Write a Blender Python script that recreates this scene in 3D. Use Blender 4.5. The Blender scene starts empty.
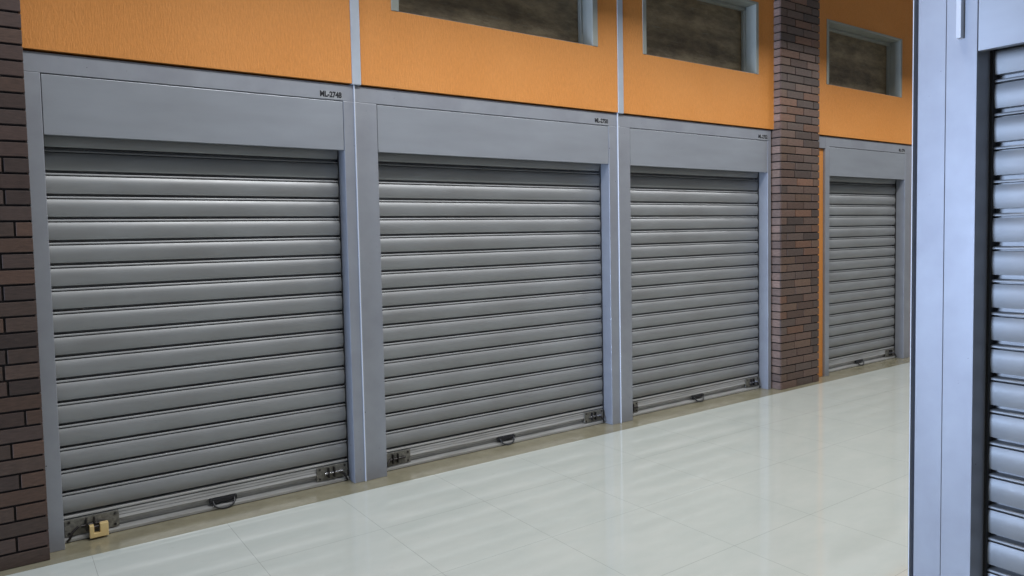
import bpy, bmesh, math, random
from mathutils import Vector, Matrix
random.seed(7)
S = bpy.context.scene
COL = S.collection

# ------------------------------------------------------------------ mesh helpers
class MB:
    """collects simple solids and links them as one mesh object"""
    def __init__(s):
        s.v = []; s.f = []; s.m = []; s.c = []
    def box(s, x0, x1, y0, y1, z0, z1, mat=0, tint=(1, 1, 1)):
        b = len(s.v)
        s.v += [(x0,y0,z0),(x1,y0,z0),(x1,y1,z0),(x0,y1,z0),(x0,y0,z1),(x1,y0,z1),(x1,y1,z1),(x0,y1,z1)]
        for q in ((0,3,2,1),(4,5,6,7),(0,1,5,4),(1,2,6,5),(2,3,7,6),(3,0,4,7)):
            s.f.append(tuple(b+i for i in q)); s.m.append(mat); s.c.append(tint)
        return s
    def poly(s, pts, mat=0):
        b = len(s.v); s.v += list(pts); s.f.append(tuple(range(b, b+len(pts)))); s.m.append(mat); s.c.append((1,1,1))
        return s
    def extrude_x(s, prof, x0, x1, closed=True, mat=0):
        """profile: list of (y, z), swept along x"""
        n = len(prof); b = len(s.v)
        s.v += [(x0, y, z) for y, z in prof] + [(x1, y, z) for y, z in prof]
        for i in range(n if closed else n-1):
            j = (i+1) % n
            s.f.append((b+i, b+j, b+n+j, b+n+i)); s.m.append(mat); s.c.append((1,1,1))
        if closed:
            s.f.append(tuple(b+i for i in range(n))[::-1]); s.m.append(mat); s.c.append((1,1,1))
            s.f.append(tuple(b+n+i for i in range(n))); s.m.append(mat); s.c.append((1,1,1))
        return s
    def prism_y(s, pts, y0, y1, mat=0):
        """outline in (x, z) pushed along y"""
        n = len(pts); b = len(s.v)
        s.v += [(x, y0, z) for x, z in pts] + [(x, y1, z) for x, z in pts]
        for i in range(n):
            j = (i+1) % n
            s.f.append((b+i, b+n+i, b+n+j, b+j)); s.m.append(mat); s.c.append((1,1,1))
        s.f.append(tuple(b+i for i in range(n))); s.m.append(mat); s.c.append((1,1,1))
        s.f.append(tuple(b+n+i for i in range(n))[::-1]); s.m.append(mat); s.c.append((1,1,1))
        return s
    def tube(s, path, r, seg=10, mat=0):
        P = [Vector(p) for p in path]; b = len(s.v); n = len(P)
        up = Vector((0.13, 0.21, 0.97))
        for i, p in enumerate(P):
            t = (P[min(i+1, n-1)] - P[max(i-1, 0)]).normalized()
            a = t.cross(up)
            if a.length < .1: a = t.cross(Vector((1, 0, 0)))
            a.normalize(); c = t.cross(a)
            for k in range(seg):
                w = 2*math.pi*k/seg
                s.v.append(tuple(p + a*(r*math.cos(w)) + c*(r*math.sin(w))))
        for i in range(n-1):
            for k in range(seg):
                k2 = (k+1) % seg
                s.f.append((b+i*seg+k, b+i*seg+k2, b+(i+1)*seg+k2, b+(i+1)*seg+k)); s.m.append(mat); s.c.append((1,1,1))
        s.f.append(tuple(b+k for k in range(seg))[::-1]); s.m.append(mat); s.c.append((1,1,1))
        s.f.append(tuple(b+(n-1)*seg+k for k in range(seg))); s.m.append(mat); s.c.append((1,1,1))
        return s
    def build(s, name, mats, parent=None, bevel=0, smooth=None, label=None):
        me = bpy.data.meshes.new(name)
        me.from_pydata(s.v, [], s.f)
        if not isinstance(mats, (list, tuple)): mats = [mats]
        for m in mats: me.materials.append(m)
        for p, mi in zip(me.polygons, s.m): p.material_index = mi
        bm = bmesh.new(); bm.from_mesh(me)
        bmesh.ops.recalc_face_normals(bm, faces=bm.faces)
        bm.to_mesh(me); bm.free()
        if any(c != (1,1,1) for c in s.c):
            at = me.color_attributes.new('tint', 'FLOAT_COLOR', 'CORNER')
            for p, c in zip(me.polygons, s.c):
                for li in p.loop_indices: at.data[li].color = (c[0], c[1], c[2], 1)
        if smooth is not None:
            for p in me.polygons: p.use_smooth = True
            me.set_sharp_from_angle(angle=math.radians(smooth))
        o = bpy.data.objects.new(name, me); COL.objects.link(o)
        if parent: o.parent = parent
        if label: o['label'] = label
        if bevel:
            b = o.modifiers.new('bevel', 'BEVEL'); b.width = bevel; b.segments = 2
            b.limit_method = 'ANGLE'; b.angle_limit = math.radians(40)
        return o

def empty(name, loc, rz=0.0, label=None, cat=None, group=None):
    o = bpy.data.objects.new(name, None); COL.objects.link(o)
    o.location = loc; o.rotation_euler = (0, 0, rz); o.empty_display_size = .1
    if label: o['label'] = label
    if cat: o['category'] = cat
    if group: o['group'] = group
    return o
def struct(o): o['kind'] = 'structure'; return o

# ------------------------------------------------------------------ materials
def mat(name, rgb, rough=.5, metal=0., spec=.5):
    m = bpy.data.materials.new(name); m.use_nodes = True
    b = m.node_tree.nodes['Principled BSDF']
    b.inputs['Base Color'].default_value = (*rgb, 1); b.inputs['Roughness'].default_value = rough
    b.inputs['Metallic'].default_value = metal; b.inputs['Specular IOR Level'].default_value = spec
    return m, m.node_tree, b
def nd(nt, t, **k):
    n = nt.nodes.new(t)
    for a, v in k.items(): setattr(n, a, v)
    return n
def coords(nt, scale=(1, 1, 1), obj=True):
    tc = nd(nt, 'ShaderNodeTexCoord'); mp = nd(nt, 'ShaderNodeMapping')
    mp.inputs['Scale'].default_value = scale
    nt.links.new(tc.outputs['Object'], mp.inputs['Vector'])
    return mp.outputs['Vector']
def noise(nt, vec, scale, detail=4, rough=.55):
    n = nd(nt, 'ShaderNodeTexNoise'); n.inputs['Scale'].default_value = scale
    n.inputs['Detail'].default_value = detail; n.inputs['Roughness'].default_value = rough
    nt.links.new(vec, n.inputs['Vector']); return n.outputs['Fac']
def ramp(nt, fac, stops):
    r = nd(nt, 'ShaderNodeValToRGB'); e = r.color_ramp.elements
    while len(e) < len(stops): e.new(.5)
    for el, (p, c) in zip(e, stops):
        el.position = p; el.color = (*c, 1) if len(c) == 3 else c
    nt.links.new(fac, r.inputs['Fac']); return r.outputs['Color']
def mix(nt, fac, a, b, mode='MIX'):
    n = nd(nt, 'ShaderNodeMix', data_type='RGBA', blend_type=mode)
    for sock, v in ((n.inputs[0], fac), (n.inputs[6], a), (n.inputs[7], b)):
        if isinstance(v, (int, float)): sock.default_value = v
        elif isinstance(v, tuple): sock.default_value = (*v, 1)
        else: nt.links.new(v, sock)
    return n.outputs[2]
def bump(nt, b, h, strength, dist):
    n = nd(nt, 'ShaderNodeBump'); n.inputs['Strength'].default_value = strength; n.inputs['Distance'].default_value = dist
    nt.links.new(h, n.inputs['Height']); nt.links.new(n.outputs['Normal'], b.inputs['Normal'])

def painted_metal(name, a, b_, rough, metal, streak=(2, 2, 2), spots=True):
    m, nt, b = mat(name, a, rough, metal)
    v = coords(nt, streak)
    col = mix(nt, ramp(nt, noise(nt, v, 3, 5), [(.3, (0,0,0)), (.7, (1,1,1))]), a, b_)
    if spots:
        v2 = coords(nt, (1, 1, 1))
        s = ramp(nt, noise(nt, v2, 38, 3, .6), [(.0, (1,1,1)), (.245, (1,1,1)), (.275, (0,0,0))])
        col = mix(nt, s, col, (.05, .04, .035))
    nt.links.new(col, b.inputs['Base Color'])
    rg = nd(nt, 'ShaderNodeMapRange'); nt.links.new(noise(nt, v, 9, 4), rg.inputs['Value'])
    rg.inputs['To Min'].default_value = rough*.8; rg.inputs['To Max'].default_value = rough*1.25
    nt.links.new(rg.outputs['Result'], b.inputs['Roughness'])
    return m

M = {}
M['frame'] = painted_metal('silver_painted_aluminium', (.335, .35, .385), (.29, .30, .335), .42, .35)
M['panel'] = painted_metal('header_sheet_metal', (.35, .37, .405), (.305, .32, .35), .40, .35, (.6, .6, 2.5), False)
M['slat'] = painted_metal('galvanised_slat', (.305, .312, .318), (.255, .256, .256), .43, .3, (.8, 2, 3), False)
M['bar'] = painted_metal('worn_bar_aluminium', (.52, .52, .51), (.33, .325, .31), .4, .4, (1.2, 8, 30), False)
M['strip'] = painted_metal('pale_steel_strip', (.50, .54, .60), (.42, .46, .52), .35, .3)
M['bead'] = mat('pale_corner_bead', (.60, .62, .66), .3, .1)[0]
M['dark'] = mat('dark_gap', (.012, .011, .011), .8)[0]
M['rubber'] = mat('dark_brush_seal', (.022, .021, .022), .7)[0]
M['plate'] = painted_metal('grimy_lock_plate', (.27, .26, .23), (.12, .115, .10), .5, .4, (20, 20, 20), False)
M['steel'] = mat('dark_steel', (.055, .05, .05), .4, .8)[0]
M['chrome'] = mat('worn_chrome', (.5, .5, .52), .25, .9)[0]
M['black'] = mat('black_handle_paint', (.018, .018, .022), .4)[0]
M['brass'] = mat('padlock_brass', (.90, .68, .33), .35, .35)[0]
M['ink'] = mat('black_lettering', (.01, .01, .014), .5)[0]
M['label'] = mat('grey_number_label', (.33, .34, .36), .5)[0]

# orange textured plaster, fine vertical scratches in the render coat
m, nt, b = mat('orange_scratched_plaster', (.8, .34, .06), .62)
v = coords(nt, (95, 95, 26)); g = noise(nt, v, 1.0, 6, .8)
v2 = coords(nt, (1, 1, 1)); g2 = noise(nt, v2, 1.3, 3)
c = mix(nt, ramp(nt, g, [(.25, (0,0,0)), (.70, (1,1,1))]), (.50, .180, .027), (.67, .255, .045))
c = mix(nt, ramp(nt, g2, [(.35, (0,0,0)), (.65, (1,1,1))]), c, mix(nt, .25, c, (.72, .31, .08)))
nt.links.new(c, b.inputs['Base Color']); bump(nt, b, g, .8, .006)
M['orange'] = m

# brick
m, nt, b = mat('dark_brown_brick', (.1, .07, .06), .5)
at = nd(nt, 'ShaderNodeAttribute', attribute_name='tint')
v = coords(nt, (8, 8, 40)); g = noise(nt, v, 3, 5, .65)
c = mix(nt, 1.0, at.outputs['Color'], ramp(nt, g, [(.25, (.62,.62,.62)), (.75, (1.3,1.3,1.3))]), 'MULTIPLY')
nt.links.new(c, b.inputs['Base Color'])
bump(nt, b, noise(nt, coords(nt, (1, 1, 4)), 60, 4), .35, .003)
M['brick'] = m
M['mortar'] = mat('recessed_dark_mortar', (.014, .010, .009), .9)[0]

# board behind the clerestory openings
m, nt, b = mat('stained_brown_board', (.1, .08, .05), .45)
g = noise(nt, coords(nt, (1.2, 1, 3.2)), 2.2, 7, .7)
g2 = noise(nt, coords(nt, (1, 1, 9)), 5, 5, .7)
c = ramp(nt, g, [(.3, (.06, .042, .022)), (.5, (.19, .140, .078)), (.70, (.34, .27, .16))])
c = mix(nt, ramp(nt, g2, [(.58, (0,0,0)), (.75, (1,1,1))]), c, (.22, .20, .15))
nt.links.new(c, b.inputs['Base Color']); bump(nt, b, g, .6, .02)
M['board'] = m
M['rim'] = painted_metal('blue_grey_window_paint', (.31, .315, .28), (.25, .26, .225), .5, .0, (1, 1, 1), False)

# polished floor tiles, joints at their real places
m, nt, b = mat('polished_porcelain', (.6, .64, .6), .07)
tc = nd(nt, 'ShaderNodeTexCoord'); sp = nd(nt, 'ShaderNodeSeparateXYZ'); nt.links.new(tc.outputs['Object'], sp.inputs[0])
def joint(sock, off, pitch, half):
    a = nd(nt, 'ShaderNodeMath', operation='SUBTRACT'); nt.links.new(sock, a.inputs[0]); a.inputs[1].default_value = off - pitch/2
    w = nd(nt, 'ShaderNodeMath', operation='FLOORED_MODULO'); nt.links.new(a.outputs[0], w.inputs[0]); w.inputs[1].default_value = pitch
    d = nd(nt, 'ShaderNodeMath', operation='SUBTRACT'); nt.links.new(w.outputs[0], d.inputs[0]); d.inputs[1].default_value = pitch/2
    e = nd(nt, 'ShaderNodeMath', operation='ABSOLUTE'); nt.links.new(d.outputs[0], e.inputs[0])
    l = nd(nt, 'ShaderNodeMath', operation='LESS_THAN'); nt.links.new(e.outputs[0], l.inputs[0]); l.inputs[1].default_value = half
    return l.outputs[0]
jx = joint(sp.outputs['X'], .9098, .607, .0012); jy = joint(sp.outputs['Y'], -.838, .607, .0012)
mx = nd(nt, 'ShaderNodeMath', operation='MAXIMUM'); nt.links.new(jx, mx.inputs[0]); nt.links.new(jy, mx.inputs[1])
g = noise(nt, coords(nt, (1, 2.2, 1)), 2.3, 6, .6)
c = ramp(nt, g, [(.3, (.49, .515, .465)), (.7, (.55, .565, .51))])
g3 = noise(nt, coords(nt, (1, 1, 1)), 9, 5, .7)
c = mix(nt, ramp(nt, g3, [(.66, (0,0,0)), (.76, (.35,.35,.35))]), c, (.34, .33, .27))
c = mix(nt, mx.outputs[0], c, (.33, .345, .31))
nt.links.new(c, b.inputs['Base Color'])
rg = nd(nt, 'ShaderNodeMapRange'); nt.links.new(g, rg.inputs['Value']); rg.inputs['To Min'].default_value = .045; rg.inputs['To Max'].default_value = .075; b.inputs['IOR'].default_value = 1.6
nt.links.new(rg.outputs['Result'], b.inputs['Roughness'])
M['tile'] = m
m, nt, b = mat('beige_stone_sill', (.25, .2, .13), .18)
g = noise(nt, coords(nt, (1, 1, 1)), 7, 6, .7)
nt.links.new(ramp(nt, g, [(.3, (.20, .18, .12)), (.7, (.28, .255, .175))]), b.inputs['Base Color'])
M['stone'] = m
M['white'] = mat('off_white_paint', (.6, .6, .58), .6)[0]
M['concrete'] = mat('grey_concrete', (.22, .21, .2), .8)[0]

# ------------------------------------------------------------------ setting
FY = -.11          # plane of the shop frames (the shutters lie at y = 0)
TOP = 2.355
struct(MB().box(-7, 14, -10, -.2653, -.1, 0).build('floor', M['tile']))
struct(MB().box(-7, 14, -.2653, .6, -.1, 0.0005).build('trim_1', M['stone']))

WIN = [(1.99, 3.635, 2.822, 3.45), (4.095, 5.515, 2.828, 3.45), (6.565, 7.985, 2.85, 3.47)]
H = 4.19
w = MB()
OY0, OY1 = -.125, .10
def orange_piece(x0, x1, z0, z1): w.box(x0, x1, OY0, OY1, z0, z1)
orange_piece(-7, 1.727, 2.363, H)
def orange_bay(x0, x1, win):
    a, b_, c0, c1 = win
    orange_piece(x0, a, 2.363, H); orange_piece(b_, x1, 2.363, H)
    orange_piece(a, b_, 2.363, c0); orange_piece(a, b_, c1, H)
orange_bay(1.786, 3.829, WIN[0]); orange_bay(3.889, 5.95, WIN[1]); orange_bay(5.95, 14, WIN[2])
w.box(-7, -.55, OY0, OY1, 0.0005, 2.363)
w.box(8.26, 14, OY0, OY1, 0.0005, 2.363)
struct(w.build('wall_back', M['orange']))
struct(MB().box(6.34, 6.572, FY+.02, .05, .0005, 2.235).build('wall_pier', M['orange'], bevel=.004))
struct(MB().box(-7, 14, -9.2, -9.0, .0005, 4.3).build('wall_front', M['white']))
struct(MB().box(-4, -1.0, -9, -2.75, .0005, 3.0).build('shade_block_left', M['frame']))  # unseen kiosk block, added to keep daylight off the near shutter
struct(MB().box(-7, 14, .12, .35, .0005, H).build('wall_core', M['concrete']))
# pale metal strips between the orange bays
struct(MB().box(1.7285, 1.7845, -.128, .10, TOP+.002, H).build('trim_2', M['strip'], bevel=.004))
struct(MB().box(3.8305, 3.8875, -.128, .10, TOP+.002, H).build('trim_3', M['strip'], bevel=.004))
# gallery slab over the shop fronts, just above the picture
struct(MB().box(-7, 14, -1.36, .35, 4.2, 4.5).build('ceiling', M['white']))

for i, (a, b_, c0, c1) in enumerate(WIN):
    r = empty('window_%d' % (i+1), (a, 0, c0)); struct(r)
    W, Hh = b_-a, c1-c0; t = .038 if i else .05
    MB().box(0, t, -.13, .02, 0, Hh).box(W-t, W, -.13, .02, 0, Hh).box(t, W-t, -.13, .02, Hh-.022, Hh) \
        .box(t, W-t, -.115, .02, 0, .006).build('window_frame', M['rim'], r, bevel=.003)
    MB().box(t, W-t, .022, .05, .0, Hh).build('board', M['board'], r)
    MB().box(t, W-t, -.02, .018, Hh-.05, Hh-.024).box(W-t-.016, W-t, -.02, .018, .006, Hh-.024).build('inner_bead', M['rim'], r, bevel=.002)

# ------------------------------------------------------------------ brick pillars
def brick_pillar(name, x0, x1, yf, yb, palette, label, first_half, zmax=4.18, side=None):
    """courses of real bricks round a recessed mortar core"""
    r = empty(name, ((x0+x1)/2, (yf+yb)/2, 0), 0, label, 'pillar')
    cx, cy = (x0+x1)/2, (yf+yb)/2
    core = MB(); k = .009
    core.box(x0+k-cx, x1-k-cx, yf+k-cy, yb-cy, .001, zmax); core.build('mortar', M['mortar'], r)
    mb = MB(); P = .0715; hgt = .0615; L = .255; g = .009
    n = int(zmax/P)
    for i in range(n):
        z0 = .002 + i*P; z1 = z0+hgt
        x = x1
        lens = ([L*.5] if (i+first_half) % 2 else []) + [L]*12
        if random.random() < .25: lens[0] *= random.choice((.55, .8, 1))
        for ln in lens:
            if x <= x0+.001: break
            xa = max(x0, x-ln+g)
            if xa - x0 < .03: xa = x0
            c = random.choice(palette); f = random.uniform(.8, 1.25); c = tuple(q*f for q in c)
            jt = random.uniform(-.0015, .0015)
            mb.box(xa-cx, x-cx, yf+jt-cy, yf+.014-cy, z0, z1, 0, c)
            x = xa-g
            if xa == x0: break
        # returns on the two sides
        for sx, wx in ((x0, 1), (x1, -1)):
            y = yf+.0145
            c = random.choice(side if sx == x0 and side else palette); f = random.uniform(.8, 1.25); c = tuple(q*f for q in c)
            if y < yb-.02:
                lo, hi = (sx, sx+.02) if wx > 0 else (sx-.02, sx)
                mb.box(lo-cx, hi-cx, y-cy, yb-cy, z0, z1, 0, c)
    mb.build('brickwork', M['brick'], r, bevel=.0022)
    return r
brick_pillar('brick_pillar', -.55, .142, -.2, .05, [(.062,.037,.029), (.072,.046,.035), (.050,.032,.026), (.085,.048,.033), (.065,.042,.034)],
             'dark brown brick pillar at the left end of the shop fronts, beside the padlocked shutter', 0, 4.18)
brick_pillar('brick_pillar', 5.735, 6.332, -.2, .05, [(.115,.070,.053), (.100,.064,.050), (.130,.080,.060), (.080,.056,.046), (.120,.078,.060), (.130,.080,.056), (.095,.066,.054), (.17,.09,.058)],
             'brown brick pillar with a pinkish lit left side between the third and fourth shutters', 1, 4.18, [(.20,.135,.108), (.165,.113,.092), (.22,.145,.115), (.18,.12,.092)])  # last palette: daylight on the left face painted into paler bricks

# ------------------------------------------------------------------ shop fronts
def text_mesh(name, body, size, parent, loc, rot, material, off=.0):
    cu = bpy.data.curves.new(name, 'FONT'); cu.body = body; cu.size = size
    cu.extrude = .0006; cu.offset = off; cu.align_x = 'CENTER'; cu.align_y = 'CENTER'
    tmp = bpy.data.objects.new(name, cu); COL.objects.link(tmp)
    dg = bpy.context.evaluated_depsgraph_get()
    me = bpy.data.meshes.new_from_object(tmp.evaluated_get(dg))
    bpy.data.objects.remove(tmp); me.materials.clear(); me.materials.append(material)
    o = bpy.data.objects.new(name, me); COL.objects.link(o)
    o.location = loc; o.rotation_euler = rot; o.parent = parent
    return o

def shop_frame(x0, xa, xb, x1, label, text=None, bead=True, hb=1.975, joint_z=2.259, top=TOP, base=(0, 0, 0), rz=0, dleft=None, dz=.0006):
    """silver frame: outer x0..x1, opening xa..xb; local y=0 is the shutter plane"""
    r = empty('shop_front_frame', (base[0], base[1], base[2]+dz), rz, label, 'shop front frame')
    if not base[0] and not base[1]: r.location.x = x0; ox = x0
    else: ox = 0
    X = lambda q: q-ox
    f = FY
    MB().box(X(x0), X(xa), f, .09, 0, joint_z).build('jamb', M['frame'], r, bevel=.0025)
    MB().box(X(xb), X(x1), f, .09, 0, joint_z).build('jamb', M['frame'], r, bevel=.0025)
    MB().box(X(x0), X(x1), f, .03, joint_z+.0006, top-.002).build('top_rail', M['frame'], r, bevel=.0025)
    MB().box(X(xa)+.0025, X(xb)-.0025, f+.0015, f+.022, hb, joint_z-.0045).build('header_panel', M['panel'], r, bevel=.002)
    MB().box(X(xa), X(xb), f+.012, f+.02, joint_z-.006, joint_z).build('shadow_joint', M['dark'], r)
    if bead:
        MB().box(X(x1)-.004, X(x1)+.0015, f-.009, f+.001, 0, top+.004).build('lit_edge_bead', M['bead'], r, bevel=.0015)  # lit edge between neighbouring frames, its brightness put into a pale bead
    if text:
        n = MB().box(X(xb)-.142, X(xb)-.008, f-.0012, f+.001, joint_z+.006, joint_z+.05).build('number_label', M['label'], r)
        text_mesh('lettering', text, .044, n, (X(xb)-.074, f-.0018, joint_z+.029), (math.pi/2, 0, 0), M['ink'], .0018).scale.x = .82
    return r

def shutter(x0, x1, label, z0=1.9246, P=.112, n=17, ztop=2.2, base=None, rz=0, plates='LR', handle=None, group=None, wide_left=.2, bulge=.0098, gap=1.0):
    r = empty('roller_shutter', base or (x0, 0, 0), rz, label, 'roller shutter')
    L = x1-x0
    prof = []
    def one(z):   # slat hanging below the thick groove whose centre is at height z
        p = [(.040, z+.0072*gap), (.040, z-.0060), (.0015, z-.0064), (-.0006, z-.0078), (-.0016, z-.0115), (-.0014, z-.0150), (.001, z-.0160),
             (.034, z-.0163), (.034, z-.0206-.003*(gap-1))]
        a, b_ = z-.0210-.003*(gap-1), z-P+.0074*gap
        for k in range(13):
            t = k/12
            tm = .42
            y = (1-(1-t/tm)**2) if t < tm else (1-((t-tm)/(1-tm))**2)
            p.append((.001 - bulge*y, a+(b_-a)*t))
        return p
    z = z0 + math.ceil((ztop-z0)/P)*P
    ztip = z0-(n-1)*P
    while z > ztip + P*.5:
        prof += one(z); z -= P
    prof += [(.040, ztip+.0058), (.040, ztip-.005), (.004, ztip-.006)]
    MB().extrude_x(prof, .0, L, closed=False).build('curtain', M['slat'], r, smooth=50)
    MB().box(-.002, L+.002, .060, .066, .01, ztop).build('backing_sheet', M['rubber'], r)
    for xs in (0, L):   # dark brush seals in the side guides
        MB().box(xs-.008 if xs == 0 else L-.001, .001 if xs == 0 else L+.008, -.016, .026, .004, 2.0 if ztop < 2.3 else 2.08).build('guide_rail', M['rubber'], r)
    # bottom bar: hinge bead, ribbed upper web, dark channel, light foot lip
    zb = ztip-.0075
    p = [(.012, zb), (-.004, zb), (-.0065, zb-.004), (-.0065, zb-.010), (-.002, zb-.013), (.004, zb-.0135), (.004, zb-.0165), (-.002, zb-.0175),
         (-.0055, zb-.028), (-.003, zb-.0295), (-.0035, zb-.031), (-.007, zb-.043), (-.0045, zb-.0445), (-.005, zb-.046), (-.0115, zb-.060),
         (-.0105, zb-.063), (.000, zb-.070), (.016, .032), (.012, .026), (-.012, .0215), (-.030, .0165), (-.030, .004), (.012, .004)]
    MB().extrude_x(p, .0, L).build('bottom_bar', M['bar'], r, smooth=35)
    MB().box(.004, L-.004, -.026, .01, .0008, .0045).build('floor_seal', M['rubber'], r)
    yf = -.0125
    def plate(xa, w, kind):
        o = MB().box(xa, xa+w, yf-.0025, yf+.004, .026, .108).build('lock_plate', M['plate'], r, bevel=.0015, label='grimy dark steel lock plate')
        for bx, bz in ((.018, .095), (.018, .04), (w-.018, .095), (w-.018, .04)):
            MB().prism_y([(xa+bx+.0065*math.cos(a*math.pi/4), bz+.0065*math.sin(a*math.pi/4)) for a in range(8)], yf-.006, yf-.002).build('bolt_head', M['steel'], o)
        s = 1 if kind == 'R' else -1
        mid = xa + w*.5
        MB().box(mid-.030, mid-.022, yf-.022, yf-.002, .040, .100).box(mid+.004, mid+.012, yf-.022, yf-.002, .040, .100) \
            .build('hasp_bracket', M['steel'], o, bevel=.001)
        MB().tube([(mid-.05, yf-.013, .068), (mid+.06, yf-.013, .068)], .0065).build('sliding_bolt', M['chrome'] if kind == 'R' else M['steel'], o, smooth=40)
        e = xa+w-.012 if kind == 'R' else xa+.012
        MB().tube([(e-s*.045, yf-.012, .068), (e-s*.02, yf-.022, .052), (e-s*.004, yf-.028, .020), (e+s*.004, yf-.016, .010)], .006).build('floor_latch', M['steel'], o, smooth=50)
    if 'L' in plates: plate(.004, wide_left, 'L')
    if 'R' in plates: plate(L-.004-.19, .19, 'R')
    if handle is not None:
        h = handle-x0; w2 = .064
        o = MB().box(h-w2-.008, h+w2+.008, -.020, -.002, .036, .058).build('pull_handle', M['black'], r, bevel=.002, label='black pull handle')
        pts = []
        for k in range(13):
            a = math.pi*k/12
            pts.append((h - w2*.86*math.cos(a), -.020-.026*math.sin(a)**.6, .046-.038*math.sin(a)**.7))
        MB().tube(pts, .0052).build('grip_loop', M['black'], o, smooth=60)
    return r

G1 = 'silver frames of the row of four shop fronts'
shop_frame(.1425, .207, 1.676, 1.745, 'silver metal shop front frame marked ML-2748, beside the left brick pillar', 'ML-2748')
shop_frame(1.7472, 1.885, 3.747, 3.836, 'silver metal shop front frame between the two pale vertical strips, second from the left', 'ML-2750')
shop_frame(3.838, 3.964, 5.668, 5.716, 'silver metal shop front frame just left of the middle brick pillar', 'ML-2752', bead=False)
shop_frame(6.575, 6.648, 8.100, 8.255, 'narrow silver metal shop front frame right of the middle brick pillar', 'ML-2754', bead=False)
# the fourth frame carries its header rail on to the pillar
struct(MB().box(6.334, 6.5735, FY, .03, 2.2375, TOP-.002).build('trim_4', M['frame'], bevel=.002))

shutter(.210, 1.673, 'closed grey roller shutter with a brass padlock, beside the left brick pillar', handle=.953, wide_left=.235)
shutter(1.888, 3.744, 'closed grey roller shutter, second from the left, between the two pale strips', handle=2.835)
shutter(3.967, 5.665, 'closed grey roller shutter left of the middle brick pillar, third from the left', handle=4.825, wide_left=.14)
shutter(6.651, 8.097, 'closed grey roller shutter right of the middle brick pillar, farthest one', handle=7.37, wide_left=.05)

# ------------------------------------------------------------------ brass padlock on the first shutter
pl = empty('padlock', (.355, -.0535, .0100), 0, 'brass padlock hanging on the left lock plate of the leftmost shutter', 'padlock')
MB().prism_y([(-.041, 0), (.041, 0), (.041, .066), (.004, .066), (.004, .022), (-.021, .022), (-.021, .062), (-.041, .062)], -.016, .016) \
    .build('body', M['brass'], pl, bevel=.003, label='brass U-shaped padlock body')
MB().tube([(-.039, 0, .050), (.02, 0, .050)], .0062).build('shackle', M['steel'], pl, smooth=50)

# ------------------------------------------------------------------ near kiosk on the right (its front faces -x)
XK = 2.69; YK = -2.8755
fr = empty('kiosk_corner_frame', (XK, YK, 0), -math.pi/2,
           'pale bluish metal kiosk frame close to the camera at the right edge', 'shop front frame')
# local x runs towards the camera, local y into the kiosk
KZ = 2.62
MB().box(0, .0032, 0, .05, .0008, KZ).build('edge_lip', M['bead'], fr)
MB().box(.0034, .0185, .040, .05, .0008, KZ).build('shadow_groove', mat('navy_groove_shade', (.02, .03, .06), .5)[0], fr)  # shade of the gap between profiles put into the dark navy colour
MB().box(.0187, .1133, 0, .05, .0008, KZ).build('corner_post', M['frame'], fr, bevel=.0015)
MB().box(.1143, .2133, 0, .155, .0008, KZ).build('jamb', M['frame'], fr, bevel=.0015)
MB().box(.2145, 1.98, .002, .03, 2.056, 2.50).build('header_panel', M['panel'], fr, bevel=.0015)
MB().box(.2133, 2.1, 0, .05, 2.502, KZ).build('top_rail', M['frame'], fr, bevel=.002)
MB().box(1.982, 2.1, 0, .155, .0008, 2.5).build('jamb', M['frame'], fr, bevel=.002)
MB().box(.1555, .1715, -.024, .0, 2.107, KZ).build('cover_strip', M['bead'], fr, bevel=.001)
shutter(0, 1.764, 'pale blue-lit roller shutter of the near kiosk at the right edge of the picture', z0=1.978, P=.1144, n=17, ztop=2.4,
        base=(XK+.115, YK-.2135-.008, 0), rz=-math.pi/2, plates='', handle=None, bulge=.0055, gap=1.45)
struct(MB().box(XK+.157, 8.0, -5.2, YK-.001, .0005, 3.0).build('wall_right', M['frame']))

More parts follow.
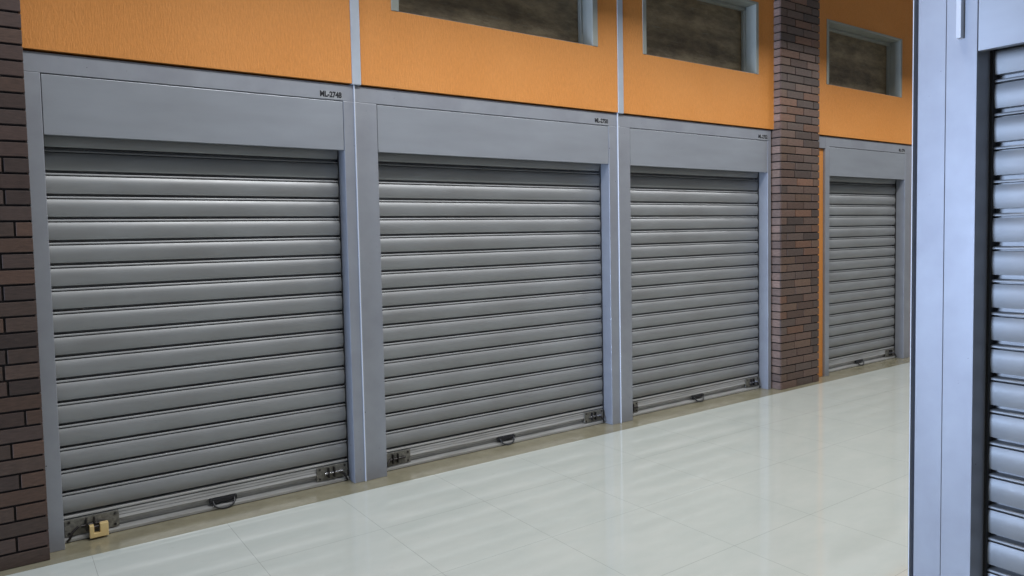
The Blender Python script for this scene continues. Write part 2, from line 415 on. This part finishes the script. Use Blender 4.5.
# ------------------------------------------------------------------ light
def area(name, loc, target, sx, sy, power, col):
    l = bpy.data.lights.new(name, 'AREA'); l.shape = 'RECTANGLE'; l.size = sx; l.size_y = sy; l.energy = power; l.color = col
    o = bpy.data.objects.new(name, l); COL.objects.link(o); o.location = loc
    d = Vector(target)-Vector(loc); o.rotation_euler = d.to_track_quat('-Z', 'Y').to_euler()
    return o
# ceiling lamps in a row along the corridor
for i, (lx, pw) in enumerate(((2.0, 155), (4.9, 94), (8.1, 98), (11.3, 85))):
    area('corridor_lamp_%d' % i, (lx, -2.35, 5.3), (lx, -1.1, 0), 1.8, .4, pw, (.97, .985, 1))
# daylight from the open end of the passage on the left
area('daylight_entrance', (-12, -1.05, 1.6), (4, -1.05, 1.4), 1.4, 3.0, 2200, (.52, .68, 1.0))
wd = bpy.data.worlds.new('world'); S.world = wd; wd.use_nodes = True
bg = wd.node_tree.nodes['Background']; bg.inputs['Color'].default_value = (.78, .88, 1.0, 1); bg.inputs['Strength'].default_value = .15

# ------------------------------------------------------------------ camera
cam = bpy.data.cameras.new('camera'); co = bpy.data.objects.new('camera', cam); COL.objects.link(co)
f, cxp, cyp = 734.084, 526.913, 270.832
yaw, pit, rol = math.radians(35.88582), math.radians(3.02823), math.radians(-1.06348)
cam.sensor_width = 36; cam.lens = f/1024*36
cam.shift_x = (512-cxp)/1024; cam.shift_y = (cyp-288)/1024; cam.clip_start = .05
fw = Vector((math.sin(yaw)*math.cos(pit), math.cos(yaw)*math.cos(pit), -math.sin(pit)))
r0 = Vector((math.cos(yaw), -math.sin(yaw), 0)); u0 = r0.cross(fw)
r2 = r0*math.cos(rol)+u0*math.sin(rol); u2 = -r0*math.sin(rol)+u0*math.cos(rol)
mw = Matrix((r2, u2, -fw)).transposed().to_4x4(); mw.translation = Vector((0, -4.2148, 1.4801))
co.matrix_world = mw
S.camera = co
vs = S.view_settings
vs.view_transform = 'Standard'; vs.look = 'None'; vs.gamma = 1; vs.exposure = 0; vs.use_curve_mapping = False
